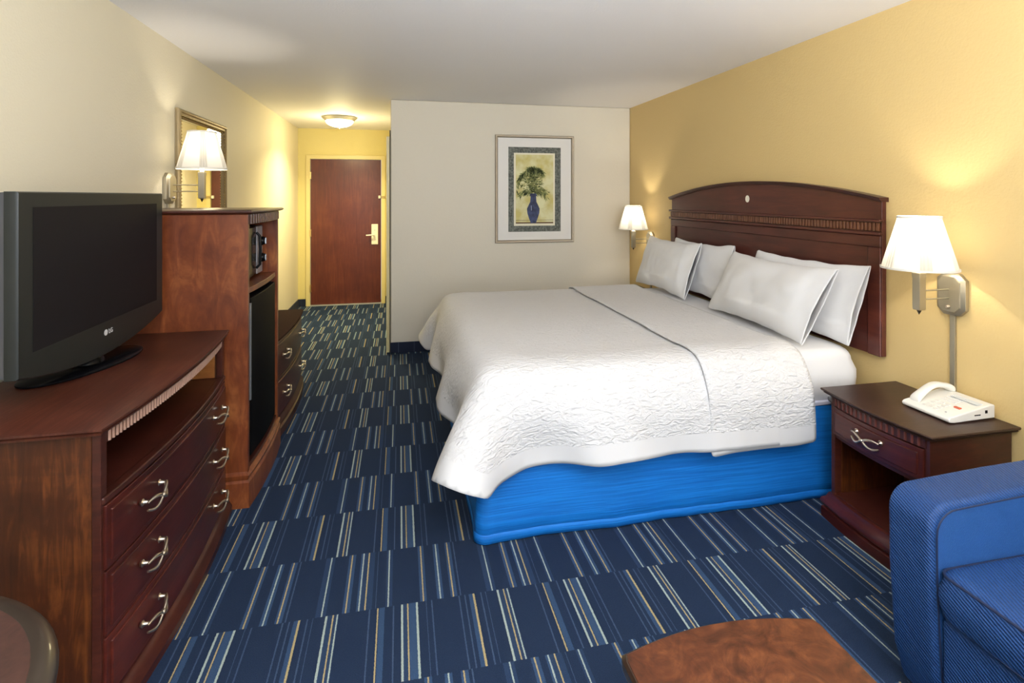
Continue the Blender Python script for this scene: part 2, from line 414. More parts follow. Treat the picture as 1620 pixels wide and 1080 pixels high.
def pull(parent, x, y, z, s=1.22):
    """bow shaped bail: two crossing strands tied by a knot"""
    g = G()
    for sg in (-1, 1):
        g.lathe([(.007 * s, -.004), (.009 * s, .002), (.005 * s, .006), (.0045 * s, .02)], (x, y + sg * .048 * s, z + .006 * s), 12, axis='X')
        for k, (dz0, dz1) in enumerate(((.006, -.004), (-.012, -.002))):
            pth = []
            for i in range(9):
                t = i / 8
                pth.append((x + .016 * s + .014 * s * math.sin(t * PI / 2), y + sg * .055 * s * (1 - t), z + (dz0 * (1 - t) + (-.016 if k else .010) * math.sin(PI * t) * .8 + dz1 * t) * s))
            g.tube(pth, [.0028 * s + .0016 * s * math.sin(PI * i / 8) for i in range(9)], 8)
    g.lathe([(.0001, -.010), (.007, -.007), (.0085, 0), (.007, .007), (.0001, .010)], (x + .03 * s, y, z - .003 * s), 12, axis='Y')
    return g.obj('handle', BRASS, parent, smooth=60)
def drawer(root, ya, yb, z0, z1, w, dend, bow, hands, off=.0, t=.022, mat=None):
    mat = mat or W_FRONT
    dr = bowpanel(G(), ya, yb, z0, z1, w, dend, bow, t, off).obj('drawer', mat, root, bevel=.003)
    g = G(); bowpanel(g, ya + .018, yb - .018, z0 + .018, z1 - .018, w, dend, bow, .012, off + .006)
    g.obj('raised_field', mat, dr, bevel=.004)
    for hy in hands:
        fx = dend + off + bow * (1 - (2 * hy / w) ** 2)
        pull(dr, fx + .008, hy, (z0 + z1) / 2 + .01)
    return dr
def flutes(root, w, dend, bow, z0, z1, pitch=.0155, off=0, edge=.01, mat=None):
    fr = bowpanel(G(), -w / 2, w / 2, z0, z1, w, dend, bow, .025, off - .006, 24).obj('frieze', W_DARK, root)
    g = G(); n = int((w - 2 * edge) / pitch)
    for i in range(n):
        y = -w / 2 + edge + (i + .5) * (w - 2 * edge) / n
        fx = dend + off + bow * (1 - (2 * y / w) ** 2)
        g.prism([(fx - .008, y - pitch * .2), (fx - .001, y - pitch * .11), (fx - .001, y + pitch * .11), (fx - .008, y + pitch * .2)], 'Z', z0 + .002, z1 - .002)
    g.obj('fluting', mat or W_RIDGE_LIT, fr)
    return fr

# --- dresser under the television
DW, DE, DB = 1.066, .515, .036
dr = thing('dresser', 'bow-front cherry wood dresser with open shelf and three drawers, under the television', 'dresser', (-1.342, 2.225, 0))
bowloft(G(), DW, DE, DB, [(.838, .012), (.842, .022), (.848, .024), (.851, .018), (.854, .026), (.860, .026), (.862, .022)]).obj('top', W_TOP, dr, smooth=35)
for s in (-1, 1):
    g = G(); y0 = s * (DW / 2); y1 = s * (DW / 2 - .022)
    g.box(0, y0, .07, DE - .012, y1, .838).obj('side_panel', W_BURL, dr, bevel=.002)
    g = G().box(DE - .012, y0, .07, DE + .012, y1 - s * .01, .838)
    g.obj('corner_post', W_DARK, dr, bevel=.003)
G().box(0, -DW / 2 + .02, .07, .012, DW / 2 - .02, .838).obj('back_panel', W_INSIDE, dr)
bowpanel(G(), -DW / 2 + .022, DW / 2 - .022, .640, .650, DW, DE, DB, DE - .02, -.012).obj('shelf', W_DARK, dr)
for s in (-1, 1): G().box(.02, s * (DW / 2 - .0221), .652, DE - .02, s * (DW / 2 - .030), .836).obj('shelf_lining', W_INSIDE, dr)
bowpanel(G(), -DW / 2 + .002, DW / 2 - .002, .634, .656, DW, DE, DB, .03, .018).obj('shelf_molding', W_DARK, dr, bevel=.006)
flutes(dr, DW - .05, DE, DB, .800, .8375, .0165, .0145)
for z0, z1 in ((.447, .630), (.259, .442), (.071, .254)):
    drawer(dr, -DW / 2 + .012, DW / 2 - .012, z0, z1, DW, DE, DB, (-.32, .32), .018)
bowloft(G(), DW, DE, DB, [(0, .045), (.03, .046), (.045, .036), (.055, .030), (.062, .024), (.070, .012)], smax=.005).obj('base', W_DARK, dr, smooth=35)

# --- tall cabinet
CW, CE, CB = .664, .618, .018
tc_ = thing('tall_cabinet', 'tall cherry wood cabinet holding the microwave above the black fridge', 'cabinet', (-1.343, 3.124, 0))
bowloft(G(), CW, CE, CB, [(1.414, .006), (1.419, .024), (1.424, .030), (1.430, .030), (1.434, .024)]).obj('top', W_DARK, tc_, smooth=35)
for s in (-1, 1):
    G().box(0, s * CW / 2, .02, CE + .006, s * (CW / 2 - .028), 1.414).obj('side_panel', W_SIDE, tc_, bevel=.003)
G().box(0, -CW / 2 + .028, .02, .012, CW / 2 - .028, 1.414).obj('back_panel', W_DARK, tc_)
bowpanel(G(), -CW / 2 + .028, CW / 2 - .028, 1.022, 1.050, CW, CE, CB, CE - .02, -.008).obj('shelf', W_SIDE, tc_, bevel=.003)
flutes(tc_, CW - .01, CE, CB, 1.366, 1.4138, .034, .014, mat=W_FRONT)
bowpanel(G(), -CW / 2 + .028, CW / 2 - .028, .15, .19, CW, CE, CB, CE - .02, -.004).obj('bottom_shelf', W_DARK, tc_)
bowloft(G(), CW, CE, CB, [(0, .016), (.12, .014), (.13, .006), (.142, .012), (.155, .014), (.163, .004), (.168, .001)]).obj('base', W_SIDE, tc_, smooth=35)

# microwave
mw = thing('microwave', 'black microwave oven on the upper shelf of the tall cabinet', 'microwave', (-1.343, 3.124, 1.051))
G().box(.12, -.245, .008, .525, .245, .285).obj('body', BLACKM, mw, bevel=.008)
dd = G().prism([(.527, -.243), (.556, -.235), (.562, -.05), (.552, .118), (.527, .122)], 'Z', .012, .282).obj('door', BLACKG, mw, bevel=.006)
G().prism([(.5565, -.19), (.5625, -.06), (.563, -.06), (.557, -.19)], 'Z', .06, .235).obj('door_window', plain('oven_window', (.012, .014, .014), .5, spec=.05), dd)
G().tube([(.56, .085, .05), (.578, .088, .07), (.580, .09, .15), (.578, .088, .23), (.56, .085, .25)], .007).obj('door_handle', BLACKG, dd, smooth=60)
cp = G().box(.527, .125, .012, .556, .243, .282).obj('control_panel', plain('panel_grey', (.22, .21, .23), .35), mw, bevel=.006)
for z in (.195, .100):
    kn = G().lathe([(.026, 0), (.026, .012), (.022, .026), (.018, .030)], (.556, .184, z), 24, axis='X').obj('knob', BLACKG, cp, smooth=40)
    G().box(.5855, .181, z - .018, .590, .187, z + .018).obj('knob_mark', CHROME, kn)
for x in (.16, .48):
    for y in (-.2, .2): G().box(x, y - .012, 0, x + .024, y + .012, .009).obj('foot', BLACKM, mw)
# fridge
fr = thing('mini_fridge', 'black compact refrigerator in the lower bay of the tall cabinet', 'refrigerator', (-1.343, 3.124, .191))
G().box(.05, -.275, .012, .555, .275, .81).obj('body', BLACKM, fr, bevel=.006)
dd = G().prism([(.558, -.278), (.600, -.278), (.620, -.262), (.630, -.12), (.632, 0), (.630, .12), (.620, .262), (.600, .278), (.558, .278)], 'Z', .02, .805).obj('door', FRIDGEM, fr, bevel=.006)
G().box(.612, -.272, .3, .622, -.256, .78).obj('door_trim', plain('door_edge_grey', (.12, .13, .14), .3), dd, bevel=.002)
for y in (-.24, .24): G().lathe([(.015, 0), (.015, .013)], (.5, y, 0), 12).obj('foot', BLACKM, fr)
G().box(.57, .235, .806, .60, .27, .812).obj('top_hinge', CHROME, fr)

# --- low dresser beyond
LW, LE, LB = .92, .578, .026
lo = thing('low_dresser', 'low cherry wood chest of drawers beyond the tall cabinet, below the mirror', 'dresser', (-1.343, 3.952, 0))
bowloft(G(), LW, LE, LB, [(.596, .004), (.600, .022), (.606, .028), (.616, .028), (.620, .022)], smax=.010).obj('top', W_LTOP, lo, smooth=35)
for s in (-1, 1): G().box(0, s * LW / 2, .1, LE + .004, s * (LW / 2 - .022), .596).obj('side_panel', W_DARK, lo, bevel=.002)
G().box(0, -LW / 2 + .02, .1, .012, LW / 2 - .02, .596).obj('back_panel', W_DARK, lo)
for z0, z1 in ((.362, .592), (.118, .356)):
    drawer(lo, -LW / 2 + .01, LW / 2 - .01, z0, z1, LW, LE, LB, (-.265, .265), .012)
bowloft(G(), LW, LE, LB, [(0, .030), (.05, .030), (.06, .016), (.075, .030), (.09, .026), (.105, .012), (.116, .010)], smax=.006).obj('base', W_DARK, lo, smooth=35)

# --- nightstands
NW, NE, NB = .475, .395, .022
ns = thing('nightstand', 'cherry wood nightstand with one drawer and open shelf, carrying the white telephone', 'nightstand', (2.372, 1.892, 0), PI)
bowloft(G(), NW, NE, NB, [(.572, .004), (.576, .016), (.582, .024), (.586, .020), (.590, .030), (.596, .033), (.600, .030)]).obj('top', W_NTOP, ns, smooth=35)
for s in (-1, 1):
    G().box(0, s * NW / 2, .10, NE + .002, s * (NW / 2 - .022), .572).obj('side_panel', W_DARK, ns, bevel=.003)
G().box(0, -NW / 2 + .022, .10, .012, NW / 2 - .022, .572).obj('back_panel', W_DARK, ns)
g = G().box(.013, -NW / 2 + .0221, .13, NE - .03, -NW / 2 + .030, .40).box(.013, NW / 2 - .030, .13, NE - .03, NW / 2 - .0221, .40).box(.013, -NW / 2 + .031, .13, .02, NW / 2 - .031, .40)
g.obj('inner_lining', W_BURL, ns)
flutes(ns, NW - .03, NE, NB, .535, .5718, .024, .012, mat=plain('flute_maroon', (.12, .03, .022), .4))
drawer(ns, -NW / 2 + .020, NW / 2 - .020, .405, .530, NW, NE, NB, (0,), .008)
bowpanel(G(), -NW / 2 + .022, NW / 2 - .022, .385, .400, NW, NE, NB, NE - .02, -.006).obj('drawer_rail', W_DARK, ns)
bowpanel(G(), -NW / 2 + .022, NW / 2 - .022, .115, .128, NW, NE, NB, NE - .02, -.006).obj('shelf', W_DARK, ns)
bowloft(G(), NW, NE, NB, [(0, .030), (.045, .030), (.052, .018), (.060, .030), (.072, .034), (.086, .030), (.098, .016), (.118, .008), (.120, .004)]).obj('base', W_FRONT, ns, smooth=35)
ns2 = copy_tree(ns); ns2.location = (2.372, 4.83, 0)
tag(ns2, 'dark wood nightstand in the far corner, nearly hidden behind the bed', 'nightstand')

# ------------------------------------------------------------------ television
tv = thing('television', 'black flat-screen television with a grey edge, standing on the dresser', 'television', (-1.145, 2.252, .863))
def tvout(m, zb, zc, zt, n=16):
    pts = [(.475 - m, zt), (-.475 + m, zt)]
    for i in range(n + 1):
        t = -1 + 2 * i / n; pts.append((t * (.475 - m), zc + (zb - zc) * t * t))
    return pts
g = G(); R = [[(x, y, z) for y, z in tvout(m, zb, zc, zt)] for x, m, zb, zc, zt in
    ((-.045, .06, .18, .14, .60), (-.02, .012, .126, .066, .644), (.045, .002, .116, .056, .650))]
g.loft(R).obj('back_shell', TVSIDE, tv, smooth=40)
bz = G().loft([[(x, y, z) for y, z in tvout(m, zb, zc, zt)] for x, m, zb, zc, zt in
    ((.046, .0, .112, .052, .652), (.074, .0, .112, .052, .652), (.080, .004, .116, .056, .648))]).obj('bezel', TVBEZ, tv, smooth=35)
G().box(.0802, -.410, .175, .0812, .412, .606).obj('screen', TVSCR, tv)
G().lathe([(.011, 0), (.011, .0012)], (.0802, -.009, .134), 24, axis='X').obj('badge', LOGO, bz)
cu = bpy.data.curves.new('lettering', 'FONT'); cu.body = 'LG'; cu.size = .024; cu.extrude = .0006
to = bpy.data.objects.new('lettering_curve', cu); COL.objects.link(to)
bpy.context.view_layer.update()
me = bpy.data.meshes.new_from_object(to); bpy.data.objects.remove(to)
me.materials.append(LOGO); lo_ = bpy.data.objects.new('lettering', me); COL.objects.link(lo_); lo_.parent = bz
lo_.rotation_euler = (PI / 2, 0, PI / 2); lo_.location = (.0808, .010, .126)
stn = G()
for z, sc_ in ((0, 1), (.006, 1.0), (.012, .97)):
    pass
_ca, _sa = math.cos(.27), math.sin(.27)
def _el(k, a):
    u, v = .112 * k * math.cos(a), .25 * k * math.sin(a)
    return (-.012 + u * _ca + v * _sa, .045 + v * _ca - u * _sa)
stn.loft([[(*_el(k, a), z) for a in [2 * PI * i / 48 for i in range(48)]] for z, k in ((0, .985), (.003, 1), (.008, 1), (.013, .95), (.018, .6))])
st = stn.obj('stand_base', BLACKG, tv, smooth=50)
G().lathe([(.055, .014), (.052, .03), (.04, .045), (.036, .10)], (.0, .03, 0), 32).obj('stand_neck', BLACKG, tv, smooth=50)
G().lathe([(.045, .032), (.0445, .05)], (.002, .03, 0), 32).obj('neck_ring', CHROME, tv, smooth=50)

# ------------------------------------------------------------------ wall mirror
mr = thing('wall_mirror', 'rectangular wall mirror in a beaded bronze frame, behind the left wall lamp', 'mirror', (XL, 4.105, 1.52))
def frame_loft(w, h, prof):
    """prof: (inset from outer edge, depth out of wall); frame in the local YZ plane, facing +x"""
    g = G(); R = []
    for ins, dx in prof:
        a, b = w / 2 - ins, h / 2 - ins
        R.append([(dx, -a, -b), (dx, a, -b), (dx, a, b), (dx, -a, b)])
    R.append(R[0])
    return g.loft(R, caps=False)
MWd, MHt = .93, 1.06
frame_loft(MWd, MHt, [(0, .002), (0, .018), (.008, .028), (.02, .030), (.028, .022), (.04, .024), (.055, .014), (.062, .006), (.062, .002)]).obj('frame', BRONZE, mr, bevel=.001)
g = G()
for k in range(46):
    z = -MHt / 2 + .055 + k * (MHt - .11) / 45
    for s in (-1, 1): g.lathe([(.0001, -.005), (.005, 0), (.0001, .005)], (.022, s * (MWd / 2 - .047), z), 6)
for k in range(40):
    y = -MWd / 2 + .055 + k * (MWd - .11) / 39
    for s in (-1, 1): g.lathe([(.0001, -.005), (.005, 0), (.0001, .005)], (.022, y, s * (MHt / 2 - .047)), 6)
g.obj('beading', GOLDMET, mr, smooth=60)
G().box(.003, -MWd / 2 + .055, -MHt / 2 + .055, .008, MWd / 2 - .055, MHt / 2 - .055).obj('glass', MIRROR, mr)

# ------------------------------------------------------------------ framed picture (faces -y)
pc = thing('framed_picture', 'framed print of a blue vase of green leaves on the wall beyond the bed', 'picture', (1.345, YP, 1.578), -PI / 2)
PWd, PHt = .822, 1.085   # local y -> world -x after the turn
frame_loft(PWd, PHt, [(0, .002), (0, .02), (.006, .026), (.018, .024), (.024, .018), (.028, .012), (.028, .002)]).obj('frame', FRAMEM, pc, bevel=.001)
def sheet(name, mat, y0, y1, z0, z1, x, t=.002):
    return G().box(x, y0, z0, x + t, y1, z1).obj(name, mat, pc)
sheet('outer_mat', MAT_W, -PWd / 2 + .02, PWd / 2 - .02, -PHt / 2 + .02, PHt / 2 - .02, .004)
# positions along the wall: x world = 1.345 + u  ->  local y = u
sheet('dark_border', MAT_D, -.275, .272, -.432, .423, .0062, .001)
sheet('inner_mat', MAT_C, -.219, .210, -.372, .364, .0074, .001)
art = sheet('painting', PAINT_Y, -.200, .192, -.350, .347, .0086, .001)
# the turn maps local +y to world +x? local x -> world -y, local y -> world +x
def flat(name, mat, polys, x, parent):
    g = G()
    for p in polys:
        g.prism(p, 'X', x, x + .0004)
    return g.obj(name, mat, parent)
flat('table_edge', TABLEB, [[(-.2, -.35), (.192, -.35), (.192, -.335), (-.2, -.335)], [(-.2, -.318), (.192, -.318), (.192, -.314), (-.2, -.314)]], .0098, art)
vz = [(.0, .030), (.025, .036), (.03, .028), (.085, .032), (.12, .05), (.155, .066), (.20, .062), (.25, .046), (.29, .030), (.30, .028)]
pv = [(-.018 - r, -.045 - h) for h, r in vz]; pv2 = [(-.018 + r, -.045 - h) for h, r in reversed(vz)]
flat('vase', VASE, [pv + pv2], .0120, art)
flat('vase_highlight', plain('vase_light', (.25, .30, .45), .8), [[(-.045, -.17), (-.036, -.165), (-.034, -.215), (-.042, -.22)]], .0126, art)
rnd = random.Random(3)
polys = [[], [], [], []]
for k in range(46):
    a = PI / 2 + rnd.uniform(-1.75, 1.75); ln = rnd.uniform(.09, .24) * (1.8 if abs(a - PI / 2) < .8 else .8)
    x, z = -.016, -.055; vx, vz = math.cos(a) * .010, math.sin(a) * .017 + .007
    nst = int(ln / .011)
    for t in range(nst):
        x += vx; z += vz; vz -= .0011; vx *= .99
        for q in range(2):
            d_ = math.atan2(vz, vx) + rnd.choice((-1, 1)) * rnd.uniform(.3, 1.1); l_ = rnd.uniform(.022, .045); w_ = rnd.uniform(.0025, .0055)
            ux, uz = math.cos(d_), math.sin(d_) - .35
            P4 = [(x, z), (x + ux * l_ * .5 - uz * w_, z + uz * l_ * .5 + ux * w_), (x + ux * l_, z + uz * l_), (x + ux * l_ * .5 + uz * w_, z + uz * l_ * .5 - ux * w_)]
            if all(-.197 < p[0] < .189 and -.19 < p[1] < .335 for p in P4): polys[rnd.choice((0, 0, 0, 1, 1, 2, 2, 2, 2, 3))].append(P4)
for mi in (2, 1, 0, 3):
    flat('leaves', LEAF[mi], polys[mi], .0099 + .0005 * (2, 1, 0, 3).index(mi), art)

# ------------------------------------------------------------------ wall lamps (local: wall at x=0, out +x, origin at arm height)
def octo(w, h, c): return [(-w + c, -h), (w - c, -h), (w, -h + c), (w, h - c), (w - c, h), (-w + c, h), (-w, h - c), (-w, -h + c)]
def make_lamp():
    r = thing('wall_lamp', '', 'lamp')
    bp = G().loft([[(x, a, b) for a, b in octo(w, h, c)] for x, w, h, c in ((.002, .062, .092, .028), (.020, .062, .092, .028), (.024, .056, .086, .026), (.030, .047, .076, .022), (.034, .047, .076, .022))]).obj('wall_plate', LAMPMET, r, bevel=.0015)
    G().lathe([(.008, .034), (.008, .042), (.005, .046)], (0, .0, -.055), 12, axis='X').obj('switch_knob', BRASS, bp, smooth=50)
    g = G().tube([(.03, .0, .020), (.04, .0, .020), (.19, .0, .020)], .0035)
    g.tube([(.03, .0, -.018), (.04, .0, -.018), (.19, .0, -.018)], .0035); g.obj('swing_arm', LAMPMET, r, smooth=60)
    col = G(); col.loft([[(.19 + sx * w, sy * w, z) for sx, sy in ((-1, -1), (1, -1), (1, 1), (-1, 1))] for z, w in ((-.062, .0155), (-.055, .017), (.07, .017), (.085, .0185), (.097, .0185), (.1, .016))])
    col.obj('column', LAMPMET, r, bevel=.002)
    G().lathe([(.0005, -.083), (.004, -.076), (.008, -.068), (.009, -.062)], (.19, 0, 0), 12).obj('finial', plain('finial_dark', (.10, .08, .05), .4, .8), r, smooth=50)
    # pleated shade
    seg = 120; sh = G(); R = []
    for z, rad in ((.118, .1375), (.16, .1265), (.20, .1155), (.25, .101), (.30, .0875), (.338, .0775)):
        ring = []
        for i in range(seg):
            a = 2 * PI * i / seg; k = i % 20
            f = 1.0
            if k >= 14: f = 1 + (.014 if i % 2 else -.006)
            else: f = 1 - .020 * math.sin(PI * k / 14)
            ring.append((.19 + rad * f * math.cos(a), rad * f * math.sin(a), z))
        R.append(ring)
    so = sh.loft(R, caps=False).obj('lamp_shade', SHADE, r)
    for z, rad in ((.118, .138), (.338, .0785)):
        G().lathe([(rad - .001, -.004), (rad + .002, -.004), (rad + .002, .004), (rad - .001, .004), (rad - .001, -.004)], (.19, 0, z), 60, caps=False).obj('shade_trim', SHTRIM, so)
    G().lathe([(.010, .1), (.014, .13), (.028, .17), (.030, .195), (.022, .22), (.0005, .232)], (.19, 0, 0), 16).obj('bulb', BULB, r, smooth=60)
    G().box(.001, -.011, -.86, .014, .011, -.092).obj('cord_cover', LAMPMET, r, bevel=.002)
    return r
lampR = make_lamp(); lampR.location = (XR, 1.888, 1.074); lampR.rotation_euler = (0, 0, PI)
lampR['label'] = 'lit white pleated wall lamp above the nightstand with the telephone'
lampM = copy_tree(lampR); lampM.location = (XR, 4.76, 1.072)
lampM['label'] = 'lit white pleated wall lamp at the far side of the headboard'
lampL = copy_tree(lampR); lampL.location = (XL, 3.53, 1.550); lampL.rotation_euler = (0, 0, 0)
lampL['label'] = 'lit white pleated wall lamp on the left wall, in front of the mirror'
for l in (lampR, lampM, lampL): l['group'] = 'pleated swing-arm wall lamps'

# ------------------------------------------------------------------ ceiling light
cl = thing('ceiling_light', 'flush ceiling light with a bright glass dome near the entrance door', 'ceiling light', (-.69, 6.55, H))
G().lathe([(.06, -.001), (.196, -.001), (.200, -.010), (.190, -.022), (.178, -.028), (.170, -.040), (.160, -.046), (.06, -.046)], (0, 0, 0), 48).obj('ring', plain('nickel_ring', (.52, .50, .46), .3, .8), cl, smooth=40)
dm = G().lathe([(.158, -.044)] + [(.158 * math.cos(t * PI / 2 / 10), -.046 - .075 * math.sin(t * PI / 2 / 10)) for t in range(0, 11)], (0, 0, 0), 40).obj('dome', GLASSW, cl, smooth=60)
G().lathe([(.006, -.119), (.010, -.124), (.008, -.132), (.0005, -.138)], (0, 0, 0), 12).obj('finial', BRASS, cl, smooth=60)

# ------------------------------------------------------------------ headboard
hb = thing('headboard', 'arched cherry wood headboard with a dentil band behind the pillows', 'headboard', (2.382, 3.264, 0), PI)
HW, HB0, HE, HP = 1.047, .70, 1.478, 1.585
def arch(y, e=HE, p=HP): return e + (p - e) * (1 - (y / HW) ** 2)
n = 40
pts = [(-HW, HB0), (HW, HB0)] + [(HW - 2 * HW * i / n, arch(HW - 2 * HW * i / n)) for i in range(n + 1)]
pnl = G().prism(pts, 'X', .003, .030).obj('panel', W_HEAD, hb, bevel=.003)
g = G()
for s in (-1, 1): g.box(.0302, s * HW, HB0, .042, s * (HW - .075), 1.2448)
g.box(.0302, -HW, 1.245, .042, HW, 1.305)
g.obj('panel_frame', W_HEAD, hb, bevel=.006)
g = G(); R = []
for i in range(n + 1):
    y = -HW - .012 + (2 * HW + .024) * i / n; z = arch(y)
    R.append([(.002, y, z - .002), (.046, y, z - .002), (.052, y, z + .006), (.058, y, z + .012), (.060, y, z + .020), (.002, y, z + .020)])
g.loft(R).obj('top_molding', W_DARK, hb, smooth=35)
G().box(.0302, -HW - .010, 1.372, .056, HW + .010, 1.386).obj('molding', W_HEAD, hb, bevel=.004)
G().box(.0302, -HW - .010, 1.306, .056, HW + .010, 1.324).obj('molding', W_HEAD, hb, bevel=.005)
dt = G().box(.0302, -HW, 1.324, .034, HW, 1.372).obj('dentil_band', W_DARK, hb)
g = G()
for i in range(92):
    y = -HW + .012 + i * (2 * HW - .024) / 91
    g.box(.034, y - .007, 1.328, .046, y + .007, 1.368)
g.obj('dentils', plain('dentil_wood', (.13, .045, .02), .4), dt, bevel=.002)
G().lathe([(.024, 0), (.024, .004), (.019, .005), (.0185, .003)], (.0302, 0, 1.485), 28, axis='X').obj('medallion', IVORY, hb).scale = (1, .78, 1.0)

# ------------------------------------------------------------------ bed
BX0, BX1, BY0, BY1, BZ = .36, 2.305, 2.30, 4.235, .725
bed = thing('bed', 'king-size bed with white sheet and bright blue skirt', 'bed', ((BX0 + BX1) / 2, (BY0 + BY1) / 2, 0))
cx, cy = (BX0 + BX1) / 2, (BY0 + BY1) / 2
def rbox(x0, y0, z0, x1, y1, z1, r, rc, n=6, amp=0, seed=0, belly=0):
    """soft box lofted bottom to top with rounded plan corners"""
    prof = [(z0, r * .9)] + [(z0 + r * .5 * (1 - math.cos(a)), r * .9 * (1 - math.sin(a))) for a in [PI / 2 * k / 4 for k in range(1, 5)]]
    prof += [(z0 + (z1 - z0) * t, -belly * math.sin(PI * t)) for t in (.3, .45, .6)]
    prof += [(z1 - r + r * math.sin(PI / 2 * k / 6), r * (1 - math.cos(PI / 2 * k / 6))) for k in range(7)]
    R = []
    for z, ins in prof:
        ring = []
        base = rrect(x0 + ins, y0 + ins, x1 - ins, y1 - ins, max(rc - ins * .3, .01), n)
        dens = []
        for i, p in enumerate(base):
            q = base[(i + 1) % len(base)]; m_ = max(1, int(math.dist(p, q) / .06))
            m_ = 32 if math.dist(p, q) > .5 else 1
            for k in range(m_): dens.append((p[0] + (q[0] - p[0]) * k / m_, p[1] + (q[1] - p[1]) * k / m_))
        for p in dens:
            d_ = noise.noise(Vector((p[0] * 4, p[1] * 4, z * 3 + seed))) * amp
            ring.append((p[0] + d_, p[1] + d_, z))
        R.append(ring)
    g = G(); g.loft(R); return g
mt = rbox(BX0 - cx, BY0 - cy, .455, BX1 - cx, BY1 - cy, BZ, .06, .09, amp=.006, belly=.018).obj('mattress', SHEET, bed, smooth=60)
G().box(BX0 - cx + .02, BY0 - cy + .02, .16, BX1 - cx, BY1 - cy - .02, .452).obj('box_spring', GREYFAB, bed, bevel=.02)
G().prism([(p[0], p[1]) for p in rrect(BX0 - cx + .012, BY0 - cy - .010, BX1 - cx, BY1 - cy + .01, .04)], 'Z', .453, .475).obj('mattress_pad_edge', SHEET2, bed, bevel=.006)
G().box(2.11 - cx, 2.268 - cy, .472, 2.22 - cx, 2.30 - cy, .496).obj('corner_strap', GREYFAB, bed, bevel=.006)
# bed skirt: swept along head-near -> foot -> head-far
path = []
def addp(x, y, nx, ny): path.append((x - cx, y - cy, nx, ny))
sx0, sy0, sy1, rc = BX0 - .012, BY0 - .004, BY1 + .004, .045
K = 60
for i in range(K): addp(BX1 - (BX1 - sx0 - rc) * i / K, sy0, 0, -1)
for k in range(9):
    a = PI / 2 * k / 8; addp(sx0 + rc - rc * math.sin(a), sy0 + rc - rc * math.cos(a), -math.sin(a), -math.cos(a))
for i in range(1, K): addp(sx0, sy0 + rc + (sy1 - sy0 - 2 * rc) * i / K, -1, 0)
for k in range(9):
    a = PI / 2 * k / 8; addp(sx0 + rc - rc * math.cos(a), sy1 - rc + rc * math.sin(a), -math.cos(a), math.sin(a))
for i in range(1, K + 1): addp(sx0 + rc + (BX1 - sx0 - rc) * i / K, sy1, 0, 1)
g = G()
levels = [(.472, -.004), (.455, .0), (.40, .004), (.32, .008), (.24, .012), (.16, .016), (.09, .020), (.045, .022), (.042, .019), (.038, .023), (.006, .026)]
R = []
for z, off in levels:
    ring = []
    for i, (x, y, nx, ny) in enumerate(path):
        s_ = i * .034
        t = (.472 - z) / .47
        wv = .009 * t * noise.noise(Vector((s_ * 3.1, 0, 5.5))) + .006 * t * noise.noise(Vector((s_ * 8, 0, 2)))
        corner = math.exp(-((i - 64) / 3.0) ** 2) * .018 * t
        ring.append((x + nx * (off + wv + corner), y + ny * (off + wv + corner), z))
    R.append(ring)
sk = g.loft(R, closed=False, caps=False).obj('bed_skirt', SKIRT, bed, smooth=60)
md = sk.modifiers.new('th', 'SOLIDIFY'); md.thickness = .003; md.offset = -1

